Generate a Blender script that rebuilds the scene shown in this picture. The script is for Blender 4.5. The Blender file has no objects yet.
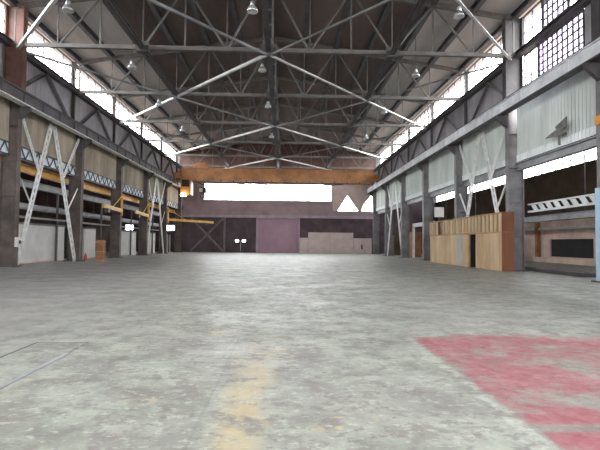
import bpy, bmesh, math, random
from mathutils import Vector, Matrix
random.seed(7)
SC = bpy.context.scene
COL = SC.collection

# ------------------------------------------------------------------ materials
MATS = {}
def mat(name, col, rough=0.7, metal=0.0, var=0.25, scale=1.5, col2=None, bump=0.0, stretch=(1, 1, 1), emit=None, spec=0.5):
    m = bpy.data.materials.new(name); m.use_nodes = True
    nt = m.node_tree; b = nt.nodes['Principled BSDF']
    b.inputs['Roughness'].default_value = rough
    b.inputs['Metallic'].default_value = metal
    b.inputs['Specular IOR Level'].default_value = spec
    if emit:
        b.inputs['Emission Color'].default_value = (*col, 1)
        b.inputs['Emission Strength'].default_value = emit
    c2 = col2 or tuple(max(0, c * (1 - var)) for c in col)
    c1 = tuple(min(1, c * (1 + var * .5)) for c in col) if not col2 else col
    tc = nt.nodes.new('ShaderNodeNewGeometry')
    mp = nt.nodes.new('ShaderNodeMapping'); mp.inputs['Scale'].default_value = stretch
    n = nt.nodes.new('ShaderNodeTexNoise'); n.inputs['Scale'].default_value = scale; n.inputs['Detail'].default_value = 6
    n.inputs['Roughness'].default_value = .65
    r = nt.nodes.new('ShaderNodeValToRGB')
    r.color_ramp.elements[0].position = .35; r.color_ramp.elements[1].position = .65
    r.color_ramp.elements[0].color = (*c2, 1); r.color_ramp.elements[1].color = (*c1, 1)
    L = nt.links.new
    L(tc.outputs['Position'], mp.inputs['Vector']); L(mp.outputs['Vector'], n.inputs['Vector'])
    L(n.outputs['Fac'], r.inputs['Fac']); L(r.outputs['Color'], b.inputs['Base Color'])
    if bump:
        bp = nt.nodes.new('ShaderNodeBump'); bp.inputs['Strength'].default_value = bump; bp.inputs['Distance'].default_value = .02
        L(n.outputs['Fac'], bp.inputs['Height']); L(bp.outputs['Normal'], b.inputs['Normal'])
    MATS[name] = m
    return m

def pane_mat(name, tint, transp, rough_tint):
    m = bpy.data.materials.new(name); m.use_nodes = True
    nt = m.node_tree; nt.nodes.remove(nt.nodes['Principled BSDF'])
    out = nt.nodes['Material Output']
    tr = nt.nodes.new('ShaderNodeBsdfTransparent'); tr.inputs['Color'].default_value = (*tint, 1)
    g = nt.nodes.new('ShaderNodeBsdfPrincipled'); g.inputs['Base Color'].default_value = (*rough_tint, 1); g.inputs['Roughness'].default_value = .25
    n = nt.nodes.new('ShaderNodeTexNoise'); n.inputs['Scale'].default_value = 1.2
    tc = nt.nodes.new('ShaderNodeNewGeometry')
    mr = nt.nodes.new('ShaderNodeMapRange'); mr.inputs['To Min'].default_value = 1 - transp - .08; mr.inputs['To Max'].default_value = 1 - transp + .08
    mx = nt.nodes.new('ShaderNodeMixShader')
    L = nt.links.new
    L(tc.outputs['Position'], n.inputs['Vector']); L(n.outputs['Fac'], mr.inputs['Value']); L(mr.outputs['Result'], mx.inputs['Fac'])
    L(tr.outputs[0], mx.inputs[1]); L(g.outputs[0], mx.inputs[2]); L(mx.outputs[0], out.inputs['Surface'])
    MATS[name] = m
    return m

mat('steel_grey', (.19, .18, .185), .6, .0, .35, 1.2)
mat('steel_dark', (.085, .075, .08), .6, .0, .4, 1.2)
mat('steel_brown', (.115, .09, .08), .7, .0, .45, .9)
mat('truss_steel', (.165, .15, .14), .55, .0, .3, 1.5)
mat('pale_steel', (.75, .75, .74), .45, .0, .2, 2)
mat('white_paint', (.72, .72, .70), .6, .0, .12, 1.2)
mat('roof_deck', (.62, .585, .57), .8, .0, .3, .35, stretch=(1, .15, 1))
mat('roof_inner', (.17, .125, .115), .85, .0, .35, .35, stretch=(1, .15, 1))  # middle of the deck, darker brown than the outer bands
mat('post_flare_red', (.21, .105, .085), .7, .0, .4, .8)  # reddish lens-flare tint put into the near left post's colour
mat('gable_brown', (.135, .075, .062), .8, .0, .4, .5)
mat('aisle_steel', (.34, .34, .36), .6, .0, .3, 1)
mat('siding_grey', (.56, .53, .57), .7, .0, .3, .5, stretch=(1, 1, .2))
mat('siding_tan', (.38, .32, .25), .75, .0, .45, .5, stretch=(1, 1, .25))
mat('siding_pale', (.60, .64, .61), .65, .0, .2, .7, stretch=(1, 1, .2))
mat('siding_white', (.75, .78, .78), .6, .0, .15, 1)
mat('girder_grey', (.84, .84, .88), .6, .0, .25, .8)
mat('girder_dark', (.115, .10, .11), .6, .0, .35, .8)  # left girder's weaker light put into a darker colour
mat('yellow_paint', (.62, .33, .05), .55, .0, .3, 1.2)
mat('crane_orange', (.46, .20, .075), .55, .0, .35, .6)
mat('plywood', (.54, .37, .21), .75, .0, .22, 1.0, stretch=(1, 1, .35))
mat('plywood_pale', (.60, .44, .275), .75, .0, .2, 1.0, stretch=(1, 1, .35))
mat('plywood_grey', (.42, .41, .38), .75, .0, .2, 1.0)
mat('plywood_red', (.16, .055, .022), .7, .0, .35, .9, stretch=(1, 1, .3))
mat('wood_frame', (.40, .24, .12), .75, .0, .3, 1.2)
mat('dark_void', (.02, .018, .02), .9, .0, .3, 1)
mat('purple_wall', (.33, .26, .29), .8, .0, .25, .4)
mat('purple_dark', (.105, .075, .09), .8, .0, .4, .7)
mat('purple_ledge', (.42, .34, .42), .7, .0, .2, .8)
mat('door_pink', (.42, .27, .345), .6, .0, .12, .5)
mat('partition_beige', (.58, .475, .46), .75, .0, .15, .8)
mat('aisle_brown', (.10, .065, .045), .85, .0, .45, .4)
mat('aisle_beige', (.62, .46, .39), .8, .0, .3, .5)
mat('aisle_white', (.62, .60, .58), .7, .0, .15, .6)
mat('blue_paint', (.38, .55, .72), .5, .0, .15, 1)
mat('orange_plate', (.75, .30, .05), .5, .0, .1, 1)
mat('red_paint', (.45, .05, .04), .5, .0, .2, 2)
mat('rust_brown', (.30, .13, .06), .75, .0, .4, 1)
mat('aluminium', (.78, .80, .82), .3, .6, .1, 3)
mat('black_rubber', (.03, .03, .03), .6, .0, .3, 3)
mat('lamp_white', (1, .98, .94), .4, emit=6, var=0)
mat('lamp_warm', (1, .80, .35), .4, emit=8, var=0)
mat('steel_plate', (.30, .30, .32), .5, .0, .2, 2.5)
mat('bent_metal', (.16, .15, .14), .5, .2, .3, 3)
pane_mat('pane_clear', (.97, .99, 1.0), .86, (.6, .63, .66))
pane_mat('pane_dirty', (.60, .57, .67), .6, (.50, .47, .55))
mat('fibre_sheet', (.74, .80, .88), .5, .0, .12, 1)

# ------------------------------------------------------------------ floor material
def floor_mat():
    m = bpy.data.materials.new('worn_floor'); m.use_nodes = True
    nt = m.node_tree; N = nt.nodes.new; L = nt.links.new
    b = nt.nodes['Principled BSDF']
    geo = N('ShaderNodeNewGeometry'); sep = N('ShaderNodeSeparateXYZ'); L(geo.outputs['Position'], sep.inputs[0])
    def noise(scale, detail=6, rough=.6, st=(1, 1, 1), off=(0, 0, 0)):
        mp = N('ShaderNodeMapping'); mp.inputs['Scale'].default_value = st; mp.inputs['Location'].default_value = off
        n = N('ShaderNodeTexNoise'); n.inputs['Scale'].default_value = scale; n.inputs['Detail'].default_value = detail; n.inputs['Roughness'].default_value = rough
        L(geo.outputs['Position'], mp.inputs['Vector']); L(mp.outputs[0], n.inputs['Vector']); return n.outputs['Fac']
    def mth(op, a, b_=None, clamp=False):
        n = N('ShaderNodeMath'); n.operation = op; n.use_clamp = clamp
        for i, v in enumerate((a, b_)):
            if v is None: continue
            if isinstance(v, (int, float)): n.inputs[i].default_value = v
            else: L(v, n.inputs[i])
        return n.outputs[0]
    def step(v, lo, hi):
        n = N('ShaderNodeMapRange'); n.clamp = True; n.interpolation_type = 'SMOOTHSTEP'
        n.inputs['From Min'].default_value = lo; n.inputs['From Max'].default_value = hi
        L(v, n.inputs['Value']); return n.outputs['Result']
    def mix(fac, a, c):
        n = N('ShaderNodeMix'); n.data_type = 'RGBA'
        if isinstance(fac, (int, float)): n.inputs['Factor'].default_value = fac
        else: L(fac, n.inputs['Factor'])
        for k, v in (('A', a), ('B', c)):
            s = [i for i in n.inputs if i.name == k and i.type == 'RGBA'][0]
            if isinstance(v, tuple): s.default_value = (*v, 1)
            else: L(v, s)
        return [o for o in n.outputs if o.type == 'RGBA'][0]
    X, Y = sep.outputs['X'], sep.outputs['Y']
    big = noise(.22, 4); mid = noise(1.1, 8, .7); fine = noise(6, 8, .75); chips = noise(2.6, 10, .72, off=(7, 3, 0))
    streak = noise(.9, 6, .7, st=(3, .35, 1))
    tiny = noise(7, 9, .75, st=(.7, 1, 1), off=(4, 1, 0)); tiny2 = noise(9, 9, .72, st=(.7, 1, 1), off=(9, 6, 0))
    base = mix(step(mid, .34, .68), (.19, .19, .168), (.385, .405, .345))
    base = mix(mth('MULTIPLY', step(big, .46, .60), .5), base, (.30, .285, .27))
    base = mix(mth('MULTIPLY', step(noise(1.7, 9, .75, off=(11, 2, 0)), .50, .70), .45), base, (.50, .52, .45))
    base = mix(mth('MULTIPLY', step(chips, .53, .58), .55), base, (.21, .18, .17))
    base = mix(mth('MULTIPLY', step(tiny, .54, .58), .72), base, (.16, .145, .14))
    base = mix(mth('MULTIPLY', step(tiny2, .55, .60), .5), base, (.52, .54, .47))
    base = mix(mth('MULTIPLY', step(streak, .55, .70), .3), base, (.17, .155, .15))
    # bare grey concrete on the side with the jib cranes
    lft = step(mth('ADD', X, mth('MULTIPLY', big, 6)), 0.8, -1.6)
    base = mix(mth('MULTIPLY', lft, .65), base, mix(step(mid, .3, .7), (.25, .24, .235), (.37, .365, .345)))
    # worn yellow aisle paint
    def band(v, a, c, soft):
        return mth('MULTIPLY', step(v, a - soft, a + soft), step(v, c + soft, c - soft))
    wob = mth('MULTIPLY', mth('SUBTRACT', mid, .5), .5)
    Xw = mth('ADD', X, wob)
    yel = mth('MULTIPLY', band(mth('ADD', X, mth('MULTIPLY', wob, 1.6)), .62, 1.02, .12), step(Y, 9.5, 4.2))
    yel = mth('MULTIPLY', yel, step(chips, .60, .46))
    base = mix(mth('MULTIPLY', yel, .6), base, (.50, .39, .21))
    yel2 = mth('MULTIPLY', step(noise(.8, 8, .72, off=(3, 9, 0)), .585, .66), mth('MULTIPLY', step(Y, 13, 6), band(Xw, -2.2, 2.9, .5)))
    base = mix(mth('MULTIPLY', yel2, .7), base, (.55, .44, .24))
    # worn red paint patch
    ry = mth('ADD', Y, mth('ADD', mth('MULTIPLY', mth('SUBTRACT', big, .5), 5), mth('MULTIPLY', mth('SUBTRACT', mid, .5), 3)))
    red = mth('MULTIPLY', step(mth('ADD', X, mth('MULTIPLY', mth('SUBTRACT', fine, .5), .35)), 3.42, 3.52), step(ry, 8.6, 7.6))
    base = mix(mth('MULTIPLY', red, .5), base, (.19, .18, .16))
    worn = step(mth('ADD', mth('ADD', mth('MULTIPLY', mid, .45), mth('MULTIPLY', noise(.55, 8, .72, st=(.8, 1.3, 1), off=(2.3, 5, 0)), .55)), mth('MULTIPLY', tiny, .18)), .69, .56)
    scar = mth('SUBTRACT', 1.0, mth('MULTIPLY', band(mth('ADD', Y, mth('MULTIPLY', wob, .25)), 4.12, 4.30, .03), .85))
    red = mth('MULTIPLY', mth('MULTIPLY', red, worn), scar)
    base = mix(mth('MULTIPLY', red, .88), base, mix(step(fine, .35, .65), (.29, .058, .08), (.38, .12, .14)))
    edge = mth('MULTIPLY', band(Xw, 3.33, 3.43, .03), step(Y, 8, 7)); base = mix(mth('MULTIPLY', mth('MULTIPLY', edge, step(chips, .55, .45)), .4), base, (.56, .60, .55))
    # joints in the slab
    for xj, a in ((.42, .18), (-5.6, .3), (7.9, .3)):
        base = mix(mth('MULTIPLY', band(X, xj - .015, xj + .015, .012), a), base, (.10, .09, .10))
    L(base, b.inputs['Base Color'])
    gl = step(mth('ADD', mth('MULTIPLY', noise(.7, 9, .75, st=(.8, 1.0, 1), off=(5, 8, 0)), .6), mth('MULTIPLY', tiny, .4)), .45, .62)
    rr = mth('ADD', mth('SUBTRACT', .54, mth('MULTIPLY', gl, .26)), mth('MULTIPLY', step(chips, .50, .62), .12))
    L(rr, b.inputs['Roughness'])
    bp = N('ShaderNodeBump'); bp.inputs['Strength'].default_value = .35; bp.inputs['Distance'].default_value = .012
    L(mth('ADD', mth('MULTIPLY', chips, .6), mth('MULTIPLY', tiny, .4)), bp.inputs['Height']); L(bp.outputs['Normal'], b.inputs['Normal'])
    MATS['worn_floor'] = m
floor_mat()

# ------------------------------------------------------------------ mesh helpers
class MB:
    def __init__(s): s.bm = bmesh.new()
    def box(s, x0, x1, y0, y1, z0, z1):
        if x0 > x1: x0, x1 = x1, x0
        v = [s.bm.verts.new(p) for p in ((x0, y0, z0), (x1, y0, z0), (x1, y1, z0), (x0, y1, z0), (x0, y0, z1), (x1, y0, z1), (x1, y1, z1), (x0, y1, z1))]
        for f in ((3, 2, 1, 0), (4, 5, 6, 7), (0, 1, 5, 4), (1, 2, 6, 5), (2, 3, 7, 6), (3, 0, 4, 7)): s.bm.faces.new([v[i] for i in f])
        return s
    def _frame(s, p, q):
        d = (q - p).normalized(); up = Vector((0, 0, 1)) if abs(d.z) < .95 else Vector((0, 1, 0))
        a = d.cross(up).normalized(); return d, a, a.cross(d).normalized()
    def beam(s, p, q, w, h):
        p, q = Vector(p), Vector(q); d, a, u = s._frame(p, q)
        vs = [s.bm.verts.new(c + a * i * w / 2 + u * j * h / 2) for c in (p, q) for i, j in ((-1, -1), (1, -1), (1, 1), (-1, 1))]
        for f in ((0, 1, 2, 3), (7, 6, 5, 4), (0, 4, 5, 1), (1, 5, 6, 2), (2, 6, 7, 3), (3, 7, 4, 0)): s.bm.faces.new([vs[i] for i in f])
        return s
    def angle(s, p, q, w, t):        # L-section bar
        p, q = Vector(p), Vector(q); d, a, u = s._frame(p, q)
        prof = [(0, 0), (w, 0), (w, t), (t, t), (t, w), (0, w)]
        r0 = [s.bm.verts.new(p + a * (x - w / 2) + u * (y - w / 2)) for x, y in prof]
        r1 = [s.bm.verts.new(q + a * (x - w / 2) + u * (y - w / 2)) for x, y in prof]
        n = len(prof)
        for i in range(n): s.bm.faces.new((r0[i], r0[(i + 1) % n], r1[(i + 1) % n], r1[i]))
        s.bm.faces.new(r0[::-1]); s.bm.faces.new(r1); return s
    def tube(s, p, q, r, n=10, r2=None):
        p, q = Vector(p), Vector(q); d, a, u = s._frame(p, q); r2 = r if r2 is None else r2
        R = [[s.bm.verts.new(c + (a * math.cos(2 * math.pi * k / n) + u * math.sin(2 * math.pi * k / n)) * rr) for k in range(n)] for c, rr in ((p, r), (q, r2))]
        for k in range(n): s.bm.faces.new((R[0][k], R[0][(k + 1) % n], R[1][(k + 1) % n], R[1][k]))
        s.bm.faces.new(R[0][::-1]); s.bm.faces.new(R[1]); return s
    def path(s, pts, r, n=6):
        pts = [Vector(p) for p in pts]; rings = []
        for i, p in enumerate(pts):
            d = (pts[min(i + 1, len(pts) - 1)] - pts[max(i - 1, 0)]).normalized()
            a = d.cross(Vector((0, 0, 1)) if abs(d.z) < .9 else Vector((1, 0, 0))).normalized(); u = a.cross(d)
            rings.append([s.bm.verts.new(p + (a * math.cos(2 * math.pi * k / n) + u * math.sin(2 * math.pi * k / n)) * r) for k in range(n)])
        for A, B in zip(rings, rings[1:]):
            for k in range(n): s.bm.faces.new((A[k], A[(k + 1) % n], B[(k + 1) % n], B[k]))
        s.bm.faces.new(rings[0][::-1]); s.bm.faces.new(rings[-1]); return s
    def lathe(s, c, prof, n=16):
        c = Vector(c); rings = [[s.bm.verts.new(c + Vector((r * math.cos(2 * math.pi * k / n), r * math.sin(2 * math.pi * k / n), z))) for k in range(n)] for r, z in prof]
        for A, B in zip(rings, rings[1:]):
            for k in range(n): s.bm.faces.new((A[k], A[(k + 1) % n], B[(k + 1) % n], B[k]))
        s.bm.faces.new(rings[0][::-1]); s.bm.faces.new(rings[-1]); return s
    def prism(s, pts, vec):
        vec = Vector(vec); a = [s.bm.verts.new(p) for p in pts]; b = [s.bm.verts.new(Vector(p) + vec) for p in pts]; n = len(pts)
        s.bm.faces.new(a); s.bm.faces.new(b[::-1])
        for i in range(n): s.bm.faces.new((a[i], b[i], b[(i + 1) % n], a[(i + 1) % n]))
        return s
    def ibeam_y(s, xc, y0, y1, z0, z1, fw, ft=.05, wt=.04):   # I-section running along Y
        h, w = fw / 2, wt / 2
        pts = [(xc - h, z0), (xc + h, z0), (xc + h, z0 + ft), (xc + w, z0 + ft), (xc + w, z1 - ft), (xc + h, z1 - ft), (xc + h, z1), (xc - h, z1), (xc - h, z1 - ft), (xc - w, z1 - ft), (xc - w, z0 + ft), (xc - h, z0 + ft)]
        return s.prism([(x, y0, z) for x, z in pts], (0, y1 - y0, 0))
    def hcol(s, x0, x1, yc, z0, z1, fw, ft=.05, wt=.05):      # H-section post, web in the XZ plane
        h, w = fw / 2, wt / 2
        if x0 > x1: x0, x1 = x1, x0
        pts = [(x0, yc - h), (x0 + ft, yc - h), (x0 + ft, yc - w), (x1 - ft, yc - w), (x1 - ft, yc - h), (x1, yc - h), (x1, yc + h), (x1 - ft, yc + h), (x1 - ft, yc + w), (x0 + ft, yc + w), (x0 + ft, yc + h), (x0, yc + h)]
        return s.prism([(x, y, z0) for x, y in pts], (0, 0, z1 - z0))
    def corrugated(s, x, y0, y1, z0, z1, pitch=.30, d=.06, t=.012, axis='y'):
        n = max(2, int(round((y1 - y0) / pitch * 2)))
        f, b = [], []
        for i in range(n + 1):
            y = y0 + (y1 - y0) * i / n; o = d if i % 2 else 0
            f.append((x + o, y)); b.append((x + o + t, y))
        loop = f + b[::-1]
        if axis == 'x': loop = [(y, xx) for xx, y in loop]
        lo = [s.bm.verts.new((p[0], p[1], z0)) for p in loop]; hi = [s.bm.verts.new((p[0], p[1], z1)) for p in loop]
        m = len(loop)
        for i in range(m): s.bm.faces.new((lo[i], lo[(i + 1) % m], hi[(i + 1) % m], hi[i]))
        k = len(f)
        for i in range(k - 1):
            for r in (lo, hi): s.bm.faces.new((r[i], r[i + 1], r[m - 2 - i], r[m - 1 - i]))
        return s
    def build(s, name, material, parent=None, smooth=False):
        bmesh.ops.recalc_face_normals(s.bm, faces=s.bm.faces[:])
        off = Vector((0, 0, 0)); p = parent
        while p: off += p.location; p = p.parent
        bmesh.ops.translate(s.bm, verts=s.bm.verts[:], vec=-off)
        me = bpy.data.meshes.new(name); s.bm.to_mesh(me); s.bm.free()
        if smooth:
            for p in me.polygons: p.use_smooth = True
        me.materials.append(MATS[material])
        o = bpy.data.objects.new(name, me); COL.objects.link(o)
        if parent: o.parent = parent
        return o

def tag(o, label, cat, group=None, kind='thing'):
    o['label'] = label; o['category'] = cat; o['kind'] = kind
    if group: o['group'] = group
    return o
def empty(name, loc, label, cat, group=None):
    o = bpy.data.objects.new(name, None); COL.objects.link(o); o.location = loc; o.empty_display_size = .3
    return tag(o, label, cat, group)
def struct(o):
    o['kind'] = 'structure'; return o
def copy_tree(o, parent=None):
    c = o.copy(); COL.objects.link(c)
    if parent: c.parent = parent
    for ch in [x for x in bpy.data.objects if x.parent == o]: copy_tree(ch, c)
    return c
def relabel(o, label): o['label'] = label; return o

ORD = ['nearest the camera', 'second from the camera', 'third from the camera', 'fourth from the camera', 'fifth from the camera', 'sixth from the camera', 'seventh from the camera', 'eighth from the camera']

# ------------------------------------------------------------------ layout constants
CAM = Vector((1.2, 0, 1.65))
S = 9.2
YT = [29.6 + S * i for i in range(6)]          # truss and column lines 29.6 .. 75.6
YN = 20.7                                       # the line before them
YB, YE = -9.0, 79.0                            # back and far walls
WX = 16.6                                       # wall plane
CXI, CXO = 15.5, 16.5                           # column flanges
Z_CH, Z_EAVE, Z_RIDGE = 14.0, 16.7, 18.9
AX = 26.8                                       # outer aisle wall
def top_z(x): return Z_RIDGE - (Z_RIDGE - 16.45) * abs(x) / 16

# ------------------------------------------------------------------ setting: floor, roof, walls
struct(MB().box(-AX - .3, AX + .3, YB, YE + .3, -.3, 0).build('floor', 'worn_floor'))
m = MB()
t = .15
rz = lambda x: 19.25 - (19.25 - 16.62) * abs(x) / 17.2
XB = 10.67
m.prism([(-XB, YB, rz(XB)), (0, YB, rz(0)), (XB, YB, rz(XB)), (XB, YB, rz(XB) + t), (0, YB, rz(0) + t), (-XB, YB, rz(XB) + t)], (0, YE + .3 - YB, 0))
struct(m.build('ceiling', 'roof_inner'))
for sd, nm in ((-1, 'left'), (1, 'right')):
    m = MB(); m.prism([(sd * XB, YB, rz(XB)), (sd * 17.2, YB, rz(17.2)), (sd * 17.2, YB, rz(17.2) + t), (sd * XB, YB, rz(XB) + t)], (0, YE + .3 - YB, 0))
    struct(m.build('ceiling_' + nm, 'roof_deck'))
for sd, nm in ((-1, 'left'), (1, 'right')):
    m = MB(); m.box(sd * 16.72, sd * (AX + .3), YB, YE + .3, 9.9, 10.05); struct(m.build('ceiling_aisle_' + nm, 'aisle_brown'))

bays = [(YB, 3), (3, 12), (12, YN)] + [(a, b) for a, b in zip([YN] + YT, YT + [YE])]
win_i = 0
def window(bayname, plane, sd, y0, y1, z0, z1, nx, nz, pane='pane_clear', bar=.05, axis='y'):
    """steel framed window in a wall plane; one pane sheet behind a grid of glazing bars"""
    global win_i
    win_i += 1
    m = MB()
    d = .05
    def bx(a0, a1, c0, c1):
        if axis == 'y': m.box(plane - d, plane + d, a0, a1, c0, c1)
        else: m.box(a0, a1, plane - d, plane + d, c0, c1)
    f = .09
    bx(y0, y1, z0, z0 + f); bx(y0, y1, z1 - f, z1); bx(y0, y0 + f, z0, z1); bx(y1 - f, y1, z0, z1)
    for i in range(1, nx): yy = y0 + (y1 - y0) * i / nx; bx(yy - bar / 2, yy + bar / 2, z0, z1)
    for i in range(1, nz): zz = z0 + (z1 - z0) * i / nz; bx(y0, y1, zz - bar / 2, zz + bar / 2)
    o = struct(m.build('window_%d' % win_i, 'steel_dark'))
    p = MB()
    if axis == 'y': p.box(plane - .006, plane + .006, y0 + .04, y1 - .04, z0 + .04, z1 - .04)
    else: p.box(y0 + .04, y1 - .04, plane - .006, plane + .006, z0 + .04, z1 - .04)
    p.build('pane', pane, o)
    return o

for sd, nm in ((-1, 'left'), (1, 'right')):
    for k, (a, b) in enumerate(bays):
        if sd > 0 and 20 < a < 22:
            window(nm, WX, 1, a + .12, 24.6, 14.25, 16.55, 5, 3, bar=.03)
            window(nm, WX, 1, 24.6, 27.2, 14.25, 16.55, 5, 5, pane='pane_dirty', bar=.035)
            window(nm, WX, 1, 27.2, b - .12, 14.25, 16.55, 2, 2, bar=.03)
        else: window(nm, sd * WX, sd, a + .05, b - .05, 14.25, 16.55, 6, 2, bar=.025)
    # siding above the crane girder (the bay beside the camera on the right is glazed instead)
    m = MB()
    if sd < 0: m.corrugated(-WX - .05, YB, YE, 10.0, 14.22, .32)
    else:
        m.corrugated(WX, YB, 23.3, 10.0, 14.22, .32)
    struct(m.build('wall_' + nm, 'siding_grey'))
    if sd > 0:
        m = MB(); m.corrugated(WX, YT[0], YE, 10.0, 14.22, .32); struct(m.build('wall_right_far', 'siding_grey'))
window('right', WX, 1, 23.3, 27.7, 10.95, 13.95, 9, 7, pane='pane_dirty', bar=.035)
window('right', WX, 1, 27.7, YT[0] - .2, 10.95, 13.95, 2, 2, bar=.04)
for sd, nm in ((-1, 'left'), (1, 'right')):
    # outer aisle wall with its glazed strip
    m = MB()
    m.box(sd * AX, sd * (AX + .25), YB, YE, 4.0, 8.75); struct(m.build('wall_aisle_' + nm, 'aisle_brown'))
    m = MB()
    if sd > 0:
        m.box(AX, AX + .25, YB, 38.0, 0, 4.0); m.box(AX, AX + .25, 38.0, 44.4, 0, .6); m.box(AX, AX + .25, 38.0, 44.4, 2.25, 4.0); m.box(AX, AX + .25, 44.4, YE, 0, 4.0)
    else: m.box(-AX - .25, -AX, YB, YE, 0, 4.0)
    struct(m.build('wall_aisle_lower_' + nm, 'aisle_beige' if sd > 0 else 'aisle_brown'))
    if sd > 0:
        struct(MB().box(AX + .15, AX + 1.2, 37.6, 44.8, .4, 2.5).build('dark_backing', 'dark_void'))  # near-black block put behind the opening so its inside looks dark
    for k in range(6):
        a = YB + (YE - YB) * k / 6; b = YB + (YE - YB) * (k + 1) / 6
        window(nm, sd * (AX + .1), sd, a + .05, b - .05, 8.75, 9.9, 12, 2, bar=.06, pane='pane_clear' if sd > 0 else 'pane_dirty')

# rear wall behind the camera with glazing added to brighten the near floor
m = MB(); m.box(-AX - .3, AX + .3, YB - .3, YB, 0, 6.5); m.box(-AX - .3, -WX, YB - .3, YB, 6.5, 10); m.box(WX, AX + .3, YB - .3, YB, 6.5, 10); m.box(-17.2, 17.2, YB - .3, YB, 12.5, 19.3)
struct(m.build('wall_back', 'siding_grey'))
window('back', YB - .15, 0, -WX, WX, 6.5, 12.5, 20, 6, axis='x', bar=.06)

# far wall -------------------------------------------------------------------
def FX(px): return (px - 285) * YE / 467 + CAM.x
def FZ(py, px=285): return CAM.z + (243 + .0096 * (px - 285) - py) * YE / 467
m = MB()
m.box(-AX - .3, -3.45, YE, YE + .3, 0, 3.5); m.box(-AX - .3, -3.45, YE, YE + .3, 4.5, 6.0)
for a, b in ((-AX - .3, -25.6), (-24.2, -19.2), (-17.3, -3.45)): m.box(a, b, YE, YE + .3, 3.5, 4.5)
m.box(3.45, AX + .3, YE, YE + .3, 0, 6.0); m.box(-3.45, 3.45, YE, YE + .3, 5.75, 6.0)
m.box(-AX - .3, -WX, YE, YE + .3, 6, 10); m.box(WX, AX + .3, YE, YE + .3, 6, 10)
struct(m.build('wall_far', 'purple_dark'))
window('far', YE + .15, 0, -25.6, -24.2, 3.5, 4.5, 2, 1, axis='x', bar=.05)
window('far', YE + .15, 0, -19.2, -17.3, 3.5, 4.5, 2, 1, axis='x', bar=.05)
m = MB(); m.box(-WX, 9.2, YE - .05, YE + .25, 5.9, 8.8); m.box(9.2, WX, YE - .05, YE + .25, 5.9, 7.15)
m.box(-WX, -12.6, YE - .05, YE + .25, 8.8, 13.2)
struct(m.build('wall_far_upper', 'purple_wall'))
m = MB()
m.prism([(-17.2, YE, 13.0), (17.2, YE, 13.0), (17.2, YE, 16.75), (0, YE, 19.4), (-17.2, YE, 16.75)], (0, .3, 0))
struct(m.build('wall_far_gable', 'gable_brown'))
struct(MB().box(-WX, WX, YE - .35, YE - .05, 5.85, 6.3).build('trim_2', 'purple_ledge'))
# the solid brackets between the triangular openings beside the long window
m = MB()
def fp(px, py): return (FX(px), YE - .04, FZ(py, px))
m.prism([fp(331, 170), fp(347.3, 170), fp(347.3, 195), fp(337.5, 211), fp(331, 211)], (0, .28, 0))
m.prism([fp(347, 170), fp(377, 170), fp(371, 196), fp(364, 204), fp(361.5, 211), fp(358.5, 211), fp(347.3, 195)], (0, .28, 0))
struct(m.build('wall_far_brackets', 'partition_beige'))
window('far', YE + .12, 0, -12.6, 9.3, 8.78, 13.1, 14, 4, axis='x', bar=.05)
window('far', YE + .26, 0, 9.3, WX, 7.12, 13.1, 4, 4, axis='x', bar=.05)
# roll-up door, ribbed
m = MB(); m.corrugated(YE - .02, -3.45, 3.45, 0, 5.75, .46, .05, .03, axis='x')
d = struct(m.build('door_1', 'door_pink'))
m = MB(); m.box(-3.7, -3.4, YE - .2, YE, 0, 5.85); m.box(3.4, 3.7, YE - .2, YE, 0, 5.85); m.box(-3.7, 3.7, YE - .2, YE, 5.7, 5.9); m.build('door_frame', 'purple_ledge', d)

# ------------------------------------------------------------------ steel columns
def make_column(sd, y, label):
    e = empty('steel_column', (sd * 16, y, 0), label, 'column', 'steel columns along the hall')
    cm = 'steel_grey' if sd > 0 else 'steel_brown'
    MB().hcol(sd * CXI, sd * CXO, y, 0.05, 10.9, .45).build('shaft', cm, e)
    if y < 30: MB().hcol(sd * 15.35, sd * CXO, y, 10.85, 16.5, .5).build('upper_post', 'steel_dark' if sd > 0 else 'post_flare_red', e)
    else: MB().hcol(sd * 16.3, sd * 16.52, y, 10.85, 16.5, .2, .03, .03).build('upper_post', cm, e)
    MB().box(sd * 15.3, sd * 16.7, y - .45, y + .45, 0, .07).build('base_plate', 'steel_dark', e)
    MB().prism([(sd * 14.85, y - .12, 10.03), (sd * 15.52, y - .12, 10.03), (sd * 15.52, y - .12, 9.2), (sd * 14.85, y - .12, 9.8)], (0, .24, 0)).build('bracket', 'steel_dark', e)
    for z in (2.2, 4.4, 6.6, 8.8):
        MB().box(sd * 15.53, sd * 16.47, y - .2, y + .2, z, z + .05).build('stiffener_plate', cm, e)
    return e
cols = {}
for sd, sn in ((-1, 'left'), (1, 'right')):
    ys = YT if sd < 0 else [YN] + YT
    for k, y in enumerate(ys):
        cols[sd, round(y)] = make_column(sd, y, ('dark rust-brown steel column on the left side of the hall, ' if sd < 0 else 'grey steel column on the right side of the hall, ') + ORD[k])
c = cols[1, 21]; c['label'] = 'grey steel column with light blue painted foot at the right edge'
MB().box(15.42, 16.55, YN - .26, YN + .26, .06, 4.3).build('painted_casing', 'blue_paint', c)
MB().box(15.43, 15.495, YN - .22, YN + .22, 7.2, 7.6).build('marker_plate', 'orange_plate', c)
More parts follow.
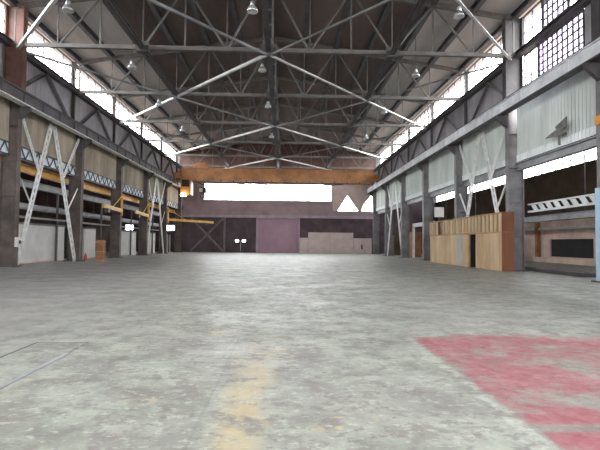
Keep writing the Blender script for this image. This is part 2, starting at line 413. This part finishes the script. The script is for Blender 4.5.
# electrical box and red extinguisher on left columns
e = empty('switch_box', (-15.4, 29.55, 1.6), 'small pale switch box on the near left column', 'switch box')
MB().box(-15.5, -15.28, 29.42, 29.75, 1.25, 1.85).build('casing', 'aisle_white', e)
MB().box(-15.29, -15.22, 29.5, 29.66, 1.45, 1.65).build('cover', 'black_rubber', e)
e = empty('fire_extinguisher', (-15.25, 38.9, 0.05), 'red fire extinguisher at the foot of the second left column', 'fire extinguisher')
MB().lathe((-15.15, 38.95, .0), [(.09, 0), (.11, .03), (.11, .48), (.06, .56), (.03, .6)], 12).build('cylinder_body', 'red_paint', e, True)
MB().tube((-15.15, 38.95, .58), (-15.15, 38.95, .66), .04, 8).build('valve', 'black_rubber', e)

# ------------------------------------------------------------------ girders and beams along the hall
Y0 = 12.0
for sd, sn in ((-1, 'left'), (1, 'right')):
    e = empty('crane_girder', (sd * 15.1, 45, 10.05), ('dark crane runway girder with pale bottom flange along the left wall' if sd < 0 else 'light grey crane runway girder along the right wall'), 'girder', 'crane runway girders')
    MB().ibeam_y(sd * 15.1, Y0, YE - .1, 10.10, 10.86, .26, .06, .06).build('web', 'girder_grey' if sd > 0 else 'girder_dark', e)
    MB().box(sd * 14.86, sd * 15.34, Y0, YE - .1, 10.03, 10.10).build('bottom_flange', 'steel_dark' if sd > 0 else 'pale_steel', e)
    MB().box(sd * 15.06, sd * 15.14, Y0, YE - .1, 10.86, 10.98).build('crane_rail', 'steel_dark', e)
    y = 13.0
    while y < YE - 1:
        MB().box(sd * 14.99, sd * 15.21, y - .015, y + .015, 10.12, 10.85).build('stiffener_plate', 'girder_grey' if sd > 0 else 'girder_dark', e); y += 4.6 if sd > 0 else 2.3
    tag(MB().ibeam_y(sd * 16.25, Y0, YE - .1, 13.85, 14.25, .4).build('eave_beam', 'steel_dark'), 'dark eave beam under the %s clerestory windows' % sn, 'beam', 'eave beams')
    if sd < 0:
        e = tag(MB().ibeam_y(-16.78, Y0, YE - 1, 6.3, 6.88, .3).build('rail_beam', 'yellow_paint'), 'long yellow rail beam passing behind the left columns', 'beam')
    else:
        tag(MB().ibeam_y(16.22, Y0, YE - .1, 6.45, 6.95, .36).build('wall_beam', 'aisle_steel'), 'grey wall beam under the pale panels on the right', 'beam')

# upper wind braces between column heads, one pair per bay
def brace_bay(sd, a, b, lab):
    e = empty('wind_brace', (sd * 16.3, (a + b) / 2, 10.9), lab, 'brace', 'wind braces above the crane girders')
    mid = (a + b) / 2
    for p in (a + .25, b - .25):
        MB().angle((sd * 16.35, p, 10.95), (sd * 16.35, mid, 13.85), .22, .04).build('diagonal', 'steel_grey', e)
for sd, sn in ((-1, 'left'), (1, 'right')):
    for k, (a, b) in enumerate(zip(YT, YT[1:])):
        brace_bay(sd, a, b, 'inverted V wind brace above the %s crane girder, %s' % (sn, ORD[k]))

# big A-shaped laced portal braces
def laced_leg(m, p, q, w, t):
    p, q = Vector(p), Vector(q); d = (q - p).normalized(); a = Vector((0, 1, 0)) - d * d.y; a.normalize()
    m.beam(p + a * w / 2, q + a * w / 2, t, t); m.beam(p - a * w / 2, q - a * w / 2, t, t)
    n = int((q - p).length / (w * 1.5))
    for i in range(n):
        s0 = p.lerp(q, i / n); s1 = p.lerp(q, (i + 1) / n); sg = 1 if i % 2 else -1
        m.beam(s0 + a * sg * w / 2, s1 - a * sg * w / 2, .05, .05)
    for i in (0, 1):
        c = p if i == 0 else q; m.beam(c + a * w * .6, c - a * w * .6, t, .2)
def portal(sd, a, b, lab, mm):
    x = sd * 15.75; mid = (a + b) / 2
    e = empty('portal_brace', (x, mid, 0), lab, 'brace', 'A-shaped portal braces')
    for p, s in ((a + .5, 1), (b - .5, -1)):
        m = MB(); laced_leg(m, (x, p, .1), (x, mid - s * .25, 9.95), .34, .09); m.build('leg', mm, e)
        q = Vector((x, p, .1)).lerp(Vector((x, mid - s * .25, 9.95)), .64)
        m = MB(); laced_leg(m, (x - sd * .02, p - s * .1, 9.9), (x - sd * .02, q.y - s * .1, q.z), .2, .06); m.build('upper_strut', mm, e)
        q2 = Vector((x, p, .1)).lerp(Vector((x, mid - s * .25, 9.95)), .40)
        MB().angle((x - sd * .02, p - s * .1, 5.9), (x - sd * .02, q2.y, q2.z), .1, .03).build('lower_strut', mm, e)
    return e
portal(-1, YT[0], YT[1], 'pale laced A-shaped brace between the first two left columns', 'pale_steel')
portal(-1, YT[3], YT[4], 'pale laced A-shaped brace far down the left side', 'pale_steel')
portal(1, YT[0], YT[1], 'pale laced A-shaped brace rising behind the plywood room', 'pale_steel')
portal(1, YT[3], YT[4], 'pale laced A-shaped brace far down the right side', 'pale_steel')

# corrugated siding panels between columns under the girder, and the pale strips under them
for sd, sn in ((-1, 'left'), (1, 'right')):
    bb = [(12.0, YN)] + list(zip([YN] + YT, YT + [YE]))
    for k, (a, b) in enumerate(bb[1:]):
        x = 15.95 if sd > 0 else -16.05
        z0 = 7.4 if sd > 0 else 7.75
        lab = ('pale grey-green corrugated siding panel on the right wall, ' if sd > 0 else 'tan weathered corrugated siding panel on the left wall, ') + ORD[k]
        e = tag(MB().corrugated(x, a + .35, b - .35, z0, 10.9, .30).build('siding_panel', 'siding_pale' if sd > 0 else 'siding_tan'), lab, 'siding panel', 'siding panels under the crane girders')
        if sd > 0:
            lab = 'white corrugated strip under the right siding panel, ' + ORD[k]
            tag(MB().corrugated(x - .05, a + .35, b - .35, 6.96, 7.39, .30).build('skirting_strip', 'siding_white'), lab, 'corrugated strip', 'pale strips under the siding panels')
        else:
            lab = 'bluish translucent strip with zigzag lattice on the left wall, ' + ORD[k]
            e = empty('lattice_strip', (x, a, 6.9), lab, 'lattice strip', 'bluish strips over the yellow rail beam')
            MB().corrugated(x, a + .35, b - .35, 6.9, 7.72, .30).build('sheet', 'fibre_sheet', e)
            m = MB(); n = 8; xx = x + .16
            m.beam((xx, a + .35, 6.95), (xx, b - .35, 6.95), .06, .08); m.beam((xx, a + .35, 7.7), (xx, b - .35, 7.7), .06, .08)
            L0 = (b - a - .7) / n
            for i in range(n):
                y = a + .35 + L0 * i
                m.beam((xx, y, 6.95), (xx, y + L0 / 2, 7.7), .05, .07); m.beam((xx, y + L0 / 2, 7.7), (xx, y + L0, 6.95), .05, .07)
            m.build('lattice', 'steel_dark', e)

# ------------------------------------------------------------------ roof trusses
def make_truss(y, label):
    e = empty('roof_truss', (0, y, Z_CH), label, 'roof truss', 'steel roof trusses')
    P = 16 / 6; xs = [P * i for i in range(-6, 7)]
    MB().beam((-15.9, y, Z_CH), (15.9, y, Z_CH), .24, .25).build('bottom_chord', 'truss_steel', e)
    m = MB(); m.beam((-16.1, y, top_z(16.1)), (0, y, top_z(0)), .26, .28); m.beam((0, y, top_z(0)), (16.1, y, top_z(16.1)), .26, .28); m.build('top_chord', 'truss_steel', e)
    m = MB()
    for s in (-1, 1): m.beam((s * .26, y, Z_CH), (s * .26, y, top_z(0)), .14, .16)
    for z in (14.6, 15.6, 16.6, 17.6): m.box(-.3, .3, y - .06, y + .06, z, z + .12)
    m.build('king_post', 'truss_steel', e)
    for i in range(-6, 7):
        x = P * i
        if i == 0: continue
        w = .07 if i % 2 else .10
        MB().beam((x, y, Z_CH), (x, y, top_z(x)), w, w).build('vertical', 'truss_steel', e)
    for i in range(-6, 6):
        a, b = xs[i + 6], xs[i + 7]
        top_first = (i % 2 == 0)
        za, zb = (top_z(a), Z_CH) if top_first else (Z_CH, top_z(b))
        MB().angle((a, y, za), (b, y, zb), .14, .04).build('diagonal', 'truss_steel', e)
    for x, w in ((0, 1.0), (-8, .8), (8, .8)):
        MB().box(x - w / 2, x + w / 2, y - .16, y + .16, Z_CH - .28, Z_CH + .34).build('gusset_plate', 'steel_dark', e)
    return e
tr0 = make_truss(YT[0], 'steel roof truss nearest the camera, its chord crossing high overhead')
for k in range(1, 6):
    c = copy_tree(tr0); c.location.y = YT[k]
    c['label'] = 'steel roof truss, %s%s' % (ORD[k], ', just before the orange bridge crane' if k == 4 else '')

# struts along the hall at the chord level, purlins under the deck, and the diagonal bracing
for x, lab in ((0, 'dark longitudinal strut along the ridge line at truss chord level'), (-8, 'dark longitudinal strut joining truss chords in the left half'), (8, 'dark longitudinal strut joining truss chords in the right half')):
    z = Z_CH - .02
    tag(MB().ibeam_y(x, Y0, YE - .1, z - .14, z + .14, .26 if x else .34, .05, .05).build('roof_strut', 'steel_dark'), lab, 'strut', 'struts between the trusses')
for k, x in enumerate([16 / 6 * i for i in range(-6, 7)]):
    z = 19.25 - (19.25 - 16.62) * abs(x) / 17.2
    side = 'ridge' if abs(x) < .1 else ('left' if x < 0 else 'right')
    n = int(round(abs(x) / (16 / 6)))
    lab = 'dark ridge purlin running along the top of the roof' if n == 0 else 'dark roof purlin on the %s slope, %s from the ridge' % (side, ['', 'first', 'second', 'third', 'fourth', 'fifth', 'last'][n])
    tag(MB().ibeam_y(x, Y0, YE - .1, z - .45, z - .04, .34, .04, .05).build('purlin', 'steel_dark'), lab, 'purlin', 'roof purlins')
YJ = lambda j: 29.6 + S * j
def rod(j, s, dj):
    x1, y1 = s * 15.8, YJ(j + 2 * dj) - 0.0
    z = Z_CH - .22 - (.1 if dj < 0 else 0)
    p = Vector((0, YJ(j), z)); q = Vector((x1, y1, z))
    if q.y > YE - .5: q = p.lerp(q, (YE - .5 - p.y) / (q.y - p.y))
    if q.y < 12: q = p.lerp(q, (12 - p.y) / (q.y - p.y))
    if p.y < 12: p = q.lerp(p, (12 - q.y) / (p.y - q.y))
    if p.y > YE: p = q.lerp(p, (YE - .5 - q.y) / (p.y - q.y))
    sn = 'left' if s < 0 else 'right'
    names = {-2: 'before the first truss', 0: 'under the first truss', 2: 'under the third truss', 4: 'under the fifth truss', 6: 'beside the far wall'}
    lab = ('pale' if dj > 0 else 'thin grey') + ' roof bar %s running %s to the %s wall' % (names[j], 'away' if dj > 0 else 'back', sn)
    tag(MB().angle(p, q, .17 if dj > 0 else .13, .035).build('bracing_bar', 'pale_steel' if dj > 0 else 'aisle_steel'), lab, 'bracing bar', 'diagonal roof bracing bars')  # colours carry shading: bars running away brighter, bars running back dimmer
for j in (-2, 0, 2, 4):
    for s in (-1, 1): rod(j, s, 1)
for j in (0, 2, 4):
    for s in (-1, 1): rod(j, s, -1)

# ------------------------------------------------------------------ high-bay lamps
def make_lamp(x, y, z, lab):
    e = empty('high_bay_lamp', (x, y, z), lab, 'lamp', 'bell-shaped lamps under the roof')
    zt = 19.25 - (19.25 - 16.62) * abs(x) / 17.2
    MB().tube((x, y, z + .5), (x, y, zt), .02, 6).build('stem', 'steel_dark', e)
    MB().lathe((x, y, z), [(.09, .52), (.12, .5), (.13, .34), (.10, .3)], 12).build('housing', 'aluminium', e, True)
    MB().lathe((x, y, z), [(.11, .32), (.20, .24), (.27, .10), (.29, 0), (.27, 0), (.18, .22), (.09, .30)], 16).build('shade', 'aluminium', e, True)
    MB().lathe((x, y, z), [(.02, .02), (.08, .06), (.09, .14), (.05, .24)], 10).build('bulb', 'white_paint', e, True)
rows = {-1: 'left', 0: 'middle', 1: 'right'}
for s, lst in ((-1, ((-10.2, 24.2, 13.6), (-9.4, 31.9, 13.5), (-9.8, 40.2, 13.4), (-9.8, 49.5, 13.4))), (0, ((-.6, 23.6, 13.5), (-.5, 31.9, 13.5), (-.4, 40.2, 13.4), (-.4, 51, 13.2))), (1, ((10.2, 23.8, 13.6), (10.3, 32.3, 13.5), (10, 41.4, 13.4), (10, 50.8, 13.2)))):
    for k, (x, y, z) in enumerate(lst):
        make_lamp(x, y, z, 'bell-shaped aluminium roof lamp, %s row, %s' % (rows[s], ORD[k]))

# ------------------------------------------------------------------ bridge crane at the far end
e = empty('bridge_crane', (0, 72, 10.98), 'orange-brown bridge crane spanning the hall before the far wall', 'crane')
for y in (70.6, 73.4):
    m = MB(); m.box(-14.6, 14.6, y - .3, y + .3, 10.95, 12.75); m.box(-14.6, 14.6, y - .42, y + .42, 12.7, 12.8); m.box(-14.6, 14.6, y - .42, y + .42, 10.9, 11.0)
    m.build('main_girder', 'crane_orange', e)
for s in (-1, 1):
    m = MB(); m.box(s * 14.5, s * 15.3, 69.4, 74.6, 11.15, 12.0)
    m.build('end_truck', 'crane_orange', e)
    for y in (70.0, 74.0): MB().tube((s * 14.98, y, 11.25), (s * 15.22, y, 11.25), .27, 14).build('wheel', 'steel_dark', e)
m = MB(); m.box(-12.8, -10.4, 70.3, 73.7, 12.81, 13.3); m.box(-12.4, -10.9, 71, 73, 13.25, 13.7); m.build('trolley', 'crane_orange', e)
m = MB()
for dx in (-.25, .25): m.tube((-11.5 + dx, 72, 9.9), (-11.5 + dx, 72, 12.85), .03, 6)
m.build('hoist_rope', 'steel_dark', e)
h = MB().box(-12.0, -11.0, 71.6, 72.4, 9.2, 10.0).build('hook_block', 'black_rubber', e)
MB().box(-11.98, -11.5, 71.5, 71.62, 9.3, 9.9).build('warning_panel', 'white_paint', h)
m = MB(); pts = [(-11.5 + .35 * math.sin(a), 72, 8.75 - .35 * math.cos(a)) for a in [math.pi * (1.0 - k / 8 * 1.55) for k in range(9)]]
m.path(pts, .09, 6); m.build('hook', 'black_rubber', h)
cab = MB().box(-15.0 + .6, -12.9, 69.6, 71.6, 8.7, 10.95).build('operator_cab', 'crane_orange', e)
MB().box(-14.2, -13.1, 69.55, 69.63, 9.9, 10.9).build('cab_window', 'dark_void', cab)
MB().lathe((-13.9, 69.3, 8.45), [(.15, .5), (.35, .35), (.45, 0), (.1, -.05)], 14).build('cab_lamp', 'lamp_warm', e, True)
m = MB(); pts = []
for i in range(61):
    x = -12 + 22 * i / 60; pts.append((x, 69.9, 10.62 - .55 * abs(math.sin((i / 60) ** .7 * math.pi * 2))))
m.path(pts, .085, 6); m.build('festoon_cable', 'black_rubber', e)
m = MB(); m.box(-14.5, 14.5, 69.85, 70.0, 10.62, 10.72)
for i in range(16): x = -14.2 + i * 1.9; m.box(x - .06, x + .06, 69.85, 70.35, 10.65, 11.0)
m.build('conductor_rail', 'steel_dark', e)

# ------------------------------------------------------------------ far-wall furnishings
e = empty('low_partition', (9.7, 77.6, 0), 'beige stepped partition boards standing along the far wall', 'partition')
PX = lambda px: (px - 285) * 77.6 / 467 + CAM.x
for a, b, z in ((299.5, 308, 2.55), (308, 330, 3.45), (330, 353.5, 3.45), (353.5, 372, 2.55)):
    MB().box(PX(a) + .02, PX(b) - .02, 77.5, 77.7, 0, z).build('board', 'partition_beige', e)
MB().box(PX(361.3), PX(362.7), 77.42, 77.52, .75, 1.5).build('handle', 'black_rubber', e)
e = empty('cross_brace', (-12, 78.8, 0), 'dark X brace on the far wall beside the left corner', 'brace')
for a, b in ((-14.6, -9.2), (-9.2, -14.6)):
    MB().beam((a, 78.8, .2), (b, 78.8, 5.7), .12, .3).build('diagonal', 'steel_grey', e)
MB().box(-9.15, -8.85, 78.7, 78.95, 0, 5.8).build('post', 'steel_grey', e)
e = empty('work_light_stand', (-6.0, 76, 0), 'twin-headed work light stand shining before the dark far wall', 'work light')
MB().tube((-6.0, 76, .25), (-6.0, 76, 1.9), .04, 8).build('pole', 'aluminium', e)
for k in range(3):
    a = k * 2.094 + .4; MB().beam((-6.0, 76, .5), (-6 + .6 * math.cos(a), 76 + .6 * math.sin(a), .02), .04, .04).build('leg', 'steel_dark', e)
MB().box(-6.65, -5.35, 75.97, 76.03, 1.78, 1.84).build('crossbar', 'steel_dark', e)
for s in (-1, 1):
    hd = MB().box(-6 + s * .55 - .3, -6 + s * .55 + .3, 75.85, 76.1, 1.72, 2.15).build('lamp_head', 'steel_dark', e)
    MB().box(-6 + s * .55 - .26, -6 + s * .55 + .26, 75.82, 75.86, 1.76, 2.11).build('lens', 'lamp_white', hd)

# ------------------------------------------------------------------ plywood room on the right
e = empty('plywood_room', (15, 35.5, 0), 'plywood-walled room built between right columns with brown end wall', 'plywood room')
x0, xe = 14.65, 15.42
ya, yb = 28.6, 42.9
edges = [28.6, 29.0, 30.2, 31.4, 32.6, 33.8, 35.0, 36.2, 37.4, 38.6, 39.8, 41.0, 42.2, 42.9]
for i, (a, b) in enumerate(zip(edges, edges[1:])):
    if i == 4: continue
    mm = 'plywood_grey' if i == 6 else ('plywood_pale' if i % 3 == 1 else 'plywood')
    MB().box(x0, x0 + .05, a + .008, b - .008, .02, 2.44).build('plywood_sheet', mm, e)
MB().prism([(x0 + .06, 32.55, .02), (x0 + 1.4, 32.55, .02), (x0 + 1.4, 33.85, .02), (x0 + .06, 33.85, .02), (x0 + .06, 33.79, .02), (x0 + 1.34, 33.79, .02), (x0 + 1.34, 32.61, .02), (x0 + .06, 32.61, .02)], (0, 0, 2.42)).build('doorway_shade', 'dark_void', e)  # near-black lining added so the open doorway looks unlit inside
MB().box(x0 + .06, x0 + 1.4, 32.55, 33.85, 2.44, 2.5).build('doorway_shade', 'dark_void', e)
MB().box(x0 - .02, x0 + .08, 33.72, 33.84, .02, 2.44).build('door_jamb', 'wood_frame', e)
MB().box(x0 - .03, x0 + .10, ya, yb, 2.40, 2.50).build('middle_rail', 'wood_frame', e)
MB().box(x0 - .03, x0 + .10, ya, yb, 3.62, 3.72).build('top_rail', 'wood_frame', e)
y = ya + .1; k = 0
while y < yb - .1:
    if not (39.2 < y < 40.6):
        MB().box(x0 - .02, x0 + .09, y, y + .30, 2.48, 3.64).build('stud', 'plywood' if k % 2 else 'plywood_pale', e)
    y += .61; k += 1
m = MB(); m.box(x0 + .12, x0 + .15, ya + .1, 39.3, 2.48, 3.63); m.box(x0 + .12, x0 + .15, 40.5, yb - .05, 2.48, 3.63); m.build('upper_board', 'aisle_brown', e)
MB().box(x0, xe, ya - .06, ya, .02, 2.46).build('end_wall', 'plywood_red', e)
MB().box(x0, xe, ya - .05, ya - .01, 2.47, 3.72).build('end_wall_upper', 'plywood_red', e)
MB().box(x0 + .12, 19, yb - .06, yb, .02, 3.7).build('rear_wall', 'plywood', e)
e = empty('sign_board', (15.85, 44, 0), 'blank white board on a post beyond the far end of the plywood room', 'sign board')
MB().box(15.4, 16.3, 43.92, 44.0, 4.25, 5.2).build('board', 'white_paint', e)
MB().beam((15.85, 44.05, 0), (15.85, 44.05, 5.1), .09, .09).build('post', 'steel_dark', e)
# ladder-like pale lattice lying along the aisle edge
e = empty('lattice_rail', (16.7, 22, 3.7), 'white slatted lattice rail beside the near right columns over the aisle mouth', 'lattice rail')
ra, rb = YN - 4, 29.2
MB().beam((16.7, ra, 4.24), (16.7, rb, 4.24), .16, .08).build('top_rail', 'siding_white', e)
MB().beam((16.7, ra, 3.78), (16.7, rb, 3.78), .16, .12).build('bottom_rail', 'siding_white', e)
y = ra + .2
while y < rb - .7:
    MB().prism([(16.68, y + .4, 4.22), (16.68, y + .85, 4.22), (16.68, y + .45, 3.82), (16.68, y, 3.82)], (.05, 0, 0)).build('slat', 'siding_white', e); y += .8
e = empty('aisle_beam', (23.5, 45, 3.75), 'blue-grey beam hung inside the right aisle before the beige wall', 'beam')
MB().ibeam_y(23.5, 20, 70, 3.75, 4.25, .3).build('beam_web', 'aisle_steel', e)
for y in (24, 34, 44.5, 54, 64): MB().box(23.46, 23.54, y - .04, y + .04, 4.2, 9.9).build('hanger', 'steel_dark', e)
tag(MB().box(26.55, 26.78, 30, 60, 3.15, 3.4).build('wall_ledge', 'white_paint'), 'pale ledge along the beige back wall of the right aisle', 'ledge')
tag(MB().box(26.4, 26.75, 46.0, 46.4, 0, 3.9).build('wall_post', 'rust_brown'), 'brown post against the beige back wall of the right aisle', 'post')
tag(MB().box(26.3, 26.75, 30, 46.6, .02, .5).build('plinth', 'aisle_beige'), 'low beige plinth at the foot of the right aisle wall', 'plinth')
e = empty('hand_cart', (24.8, 47.3, 0), 'small dark hand cart parked in the right aisle by the wall', 'cart')
MB().box(24.3, 25.3, 46.9, 48.0, .42, .52).build('deck', 'rust_brown', e)
for xx in (24.45, 25.15):
    for yy in (47.05, 47.85): MB().tube((xx - .05, yy, .22), (xx + .05, yy, .22), .22, 14).build('wheel', 'black_rubber', e)
m = MB(); m.tube((24.4, 48.0, .5), (24.4, 48.2, 1.4), .03, 6); m.tube((25.2, 48.0, .5), (25.2, 48.2, 1.4), .03, 6); m.tube((24.36, 48.2, 1.4), (25.24, 48.2, 1.4), .03, 6); m.build('handle', 'black_rubber', e)
MB().box(24.5, 25.1, 47.1, 47.8, .52, .95).build('bin', 'aisle_brown', e)
tag(MB().box(25.4, 26.3, 49.0, 50.2, 0, 2.4).build('storage_cabinet', 'black_rubber'), 'tall black cabinet in the right aisle beside the plywood room end', 'cabinet')
tag(MB().box(16.9, 17.8, 24, 33, .0, .22).build('kerb_block', 'steel_dark'), 'low dark kerb block at the mouth of the right aisle', 'kerb')
# things in the bays beyond the plywood room
e = empty('locker', (17.6, 50.6, 0), 'brown wooden locker in the right bay beyond the plywood room', 'locker')
MB().box(17.2, 18.2, 49.6, 51.2, 0, 2.6).build('cabinet_body', 'rust_brown', e)
MB().box(17.15, 17.21, 49.7, 50.38, .1, 2.5).build('door', 'rust_brown', e); MB().box(17.15, 17.21, 50.42, 51.1, .1, 2.5).build('door', 'rust_brown', e)
MB().box(17.2, 18.2, 52.0, 53.6, 0, 2.7).build('cupboard', 'partition_beige')
o = bpy.data.objects['cupboard']; tag(o, 'grey-pink cupboard standing beyond the brown locker', 'cupboard')
e = empty('aisle_portal', (16.8, 52, 0), 'white portal frame between right columns beyond the plywood room', 'portal frame')
MB().box(16.7, 16.95, 48.6, 48.9, 0, 4.0).build('post', 'aisle_white', e); MB().box(16.7, 16.95, 56.2, 56.5, 0, 4.0).build('post', 'aisle_white', e); MB().box(16.7, 16.95, 48.6, 56.5, 3.7, 4.15).build('lintel', 'aisle_white', e)
tag(MB().box(17.4, 18.6, 59, 61, 0, 3.2).build('crate', 'rust_brown'), 'tall rust-brown crate in the far right bay', 'crate')
tag(MB().box(17.4, 18.6, 62, 64.6, 0, 2.4).build('crate', 'partition_beige'), 'pale crate behind the tall rust-brown crate', 'crate')
tag(MB().box(17.3, 18.7, 68.5, 71, 0, 3.0).build('crate', 'aisle_brown'), 'dark crate nearest the far wall on the right', 'crate')
# bent metal vane on the panel in the near right bay
e = empty('wall_vane', (15.6, 23.98, 6.95), 'bent dark metal vane on a bracket before the near right panel', 'vane')
MB().beam((15.6, 23.98, 6.95), (15.6, 23.98, 7.7), .09, .09).build('stem', 'bent_metal', e)
MB().box(15.58, 15.99, 23.9, 24.06, 7.5, 7.6).build('wall_arm', 'bent_metal', e)
MB().prism([(15.56, 24.29, 7.98), (15.56, 23.3, 8.28), (15.56, 23.35, 7.78), (15.56, 24.1, 7.62)], (.06, 0, 0)).build('upper_blade', 'bent_metal', e)
MB().prism([(15.5, 25.2, 7.55), (15.5, 24.2, 7.78), (15.5, 23.2, 7.48), (15.5, 24.2, 7.42)], (.06, 0, 0)).build('lower_blade', 'bent_metal', e)

# ------------------------------------------------------------------ left aisle
LB = [(21.9, 31.0), (31.2, 40.4), (44.4, 47.0), (53.9, 59.6), (64.3, 68.3), (72.6, 77.5)]
for k, (a, b) in enumerate(LB):
    e = empty('partition_panel', (-17.6, (a + b) / 2, 0), 'white partition panel behind the left columns, ' + ORD[k], 'partition', 'white partition panels in the left aisle')
    MB().box(-17.75, -17.6, a, b, .08, 2.85).build('board', 'aisle_white', e)
    MB().box(-17.78, -17.55, a, b, 2.80, 2.95).build('cap_rail', 'steel_grey', e)
    MB().box(-17.76, -17.57, a, b, 0, .1).build('kick_rail', 'aisle_beige', e)
e = empty('runway_beam', (-17.6, 45, 0), 'grey runway beam below the yellow rail beam on the left', 'beam')
MB().ibeam_y(-17.6, 14, 76, 5.5, 6.0, .36).build('beam_web', 'aisle_steel', e)
for y in YT: MB().box(-17.53, -17.40, y - .08, y + .08, 0, 5.55).build('support_post', 'steel_dark', e)
e = empty('air_duct', (-18.2, 40, 3.8), 'grey air duct running above the white left partitions', 'duct')
MB().tube((-18.3, 14, 4.2), (-18.3, 74, 4.2), .24, 14).build('pipe', 'aisle_steel', e, True)
for i in range(12):
    y = 16 + i * 5; MB().tube((-18.3, y, 4.2), (-18.3, y + .14, 4.2), .28, 14).build('joint_ring', 'aisle_steel', e)
for y in YT: MB().tube((-18.3, y, 4.2), (-18.3, y, 9.9), .02, 6).build('hanger', 'steel_dark', e)
e = empty('pipe_run', (-17.2, 45, 3.3), 'thin grey pipe running over the white left partitions', 'pipe')
MB().tube((-17.2, 14, 3.3), (-17.2, 76, 3.3), .08, 8).build('pipe', 'aisle_steel', e)
for y in YT: MB().box(-17.3, -16.5, y - .04, y + .04, 3.16, 3.23).build('bracket', 'steel_dark', e)
def jib(p, q, z, lab):
    p = Vector((p[0], p[1], z)); q = Vector((q[0], q[1], z))
    e = empty('jib_crane', (p.x, p.y, 0), lab, 'jib crane', 'yellow jib cranes on the left columns')
    MB().beam(p, q, .16, .34).build('arm', 'yellow_paint', e)
    d = (q - p).normalized()
    MB().tube(p + Vector((0, 0, -.5)), p + Vector((0, 0, 1.6)), .12, 10).build('pivot_post', 'yellow_paint', e)
    MB().beam(p + Vector((0, 0, 1.5)), p + d * 3.5 + Vector((0, 0, .12)), .07, .07).build('tie_rod', 'yellow_paint', e)
    hh = p + d * (q - p).length * .8
    MB().box(hh.x - .18, hh.x + .18, hh.y - .25, hh.y + .25, z - .5, z - .15).build('hoist', 'steel_dark', e)
jib((-15.3, 47.6), (-14.6, 41.0), 4.75, 'yellow jib crane arm on the third left column')
jib((-15.3, 56.8), (-14.4, 49.0), 4.75, 'yellow jib crane arm on the fourth left column')
jib((-15.3, 66.2), (-10.2, 74.5), 4.8, 'longest yellow jib crane arm reaching toward the far wall')
e = empty('packing_crate', (-13.2, 37.1, 0), 'upright narrow brown crate standing out from the left columns', 'crate')
MB().box(-13.48, -12.95, 36.85, 37.35, 0, 1.75).build('box', 'rust_brown', e)
for z in (.08, .8, 1.55): MB().box(-13.52, -12.91, 36.81, 37.39, z, z + .09).build('batten', 'wood_frame', e)
tag(MB().box(-19.4, -18.4, 44.4, 47.4, 0, 2.8).build('storage_cabinet', 'black_rubber'), 'black cabinet in the left aisle between white partition panels', 'cabinet')

# steel cover plate let into the floor near the camera
e = tag(MB().box(-2.75, -1.98, 3.2, 7.72, -.01, .012).build('floor_plate', 'worn_floor'), 'grey steel cover plate set in the floor near the left', 'floor plate')
m = MB(); m.box(-2.80, -2.75, 3.2, 7.77, -.01, .006); m.box(-2.80, -1.98, 7.72, 7.77, -.01, .006); m.build('seam', 'black_rubber', e)
MB().box(-1.98, -1.93, 3.2, 7.0, -.01, .014).build('edge_strip', 'aisle_steel', e)

# ------------------------------------------------------------------ sky and daylight portals
w = bpy.data.worlds.new('overcast_sky'); SC.world = w; w.use_nodes = True
nt = w.node_tree; bg = nt.nodes['Background']
tc = nt.nodes.new('ShaderNodeTexCoord'); sp = nt.nodes.new('ShaderNodeSeparateXYZ'); rp = nt.nodes.new('ShaderNodeValToRGB')
rp.color_ramp.elements[0].position = .47; rp.color_ramp.elements[0].color = (.22, .22, .21, 1)
rp.color_ramp.elements[1].position = .52; rp.color_ramp.elements[1].color = (1, .995, .985, 1)
ma = nt.nodes.new('ShaderNodeMath'); ma.operation = 'MULTIPLY_ADD'; ma.inputs[1].default_value = .5; ma.inputs[2].default_value = .5
nt.links.new(tc.outputs['Generated'], sp.inputs[0]); nt.links.new(sp.outputs['Z'], ma.inputs[0]); nt.links.new(ma.outputs[0], rp.inputs['Fac'])
nt.links.new(rp.outputs['Color'], bg.inputs['Color']); bg.inputs['Strength'].default_value = 10.0
def portal_light(name, loc, direction, sx, sy):
    l = bpy.data.lights.new(name, 'AREA'); l.shape = 'RECTANGLE'; l.size = sx; l.size_y = sy; l.cycles.is_portal = True
    o = bpy.data.objects.new(name, l); COL.objects.link(o); o.location = loc
    d = Vector(direction); o.rotation_euler = d.to_track_quat('-Z', 'Y').to_euler()
    return o
ym, yl = (YB + YE) / 2, YE - YB
portal_light('daylight_left', (-WX - .3, ym, 15.4), (1, 0, 0), yl, 2.4)
portal_light('daylight_right', (WX + .3, ym, 15.4), (-1, 0, 0), yl, 2.4)
portal_light('daylight_near_window', (WX + .35, 26.35, 12.5), (-1, 0, 0), 6.3, 3.2)
portal_light('daylight_far', (0, YE + .6, 10.1), (0, -1, 0), 33, 6.2)
portal_light('daylight_back', (0, YB - .5, 9.5), (0, 1, 0), 33, 6.1)
portal_light('daylight_aisle_left', (-AX - .4, ym, 9.33), (1, 0, 0), yl, 1.2)
portal_light('daylight_aisle_right', (AX + .4, ym, 9.33), (-1, 0, 0), yl, 1.2)

# ------------------------------------------------------------------ camera
F = 467.0
cam = bpy.data.cameras.new('camera'); cam.sensor_width = 36; cam.lens = F * 36 / 600; cam.clip_end = 500; cam.clip_start = .05
co = bpy.data.objects.new('camera', cam); COL.objects.link(co); SC.camera = co
yc = Vector((285 - 300, 225 - 243, -F)).normalized()
xc = Vector((1, -.0096, 0)); xc = (xc - yc * xc.dot(yc)).normalized()
zc = xc.cross(yc)
R = Matrix((xc, yc, zc))
co.matrix_world = Matrix.Translation(CAM) @ R.to_4x4()

vs = SC.view_settings
SC.display_settings.display_device = 'sRGB'
vs.view_transform = 'Standard'; vs.look = 'None'; vs.gamma = 1; vs.use_curve_mapping = False
vs.exposure = 1.4
cy = SC.cycles
cy.use_denoising = True; cy.max_bounces = 10; cy.diffuse_bounces = 6; cy.glossy_bounces = 4; cy.transparent_max_bounces = 12
cy.sample_clamp_indirect = 8
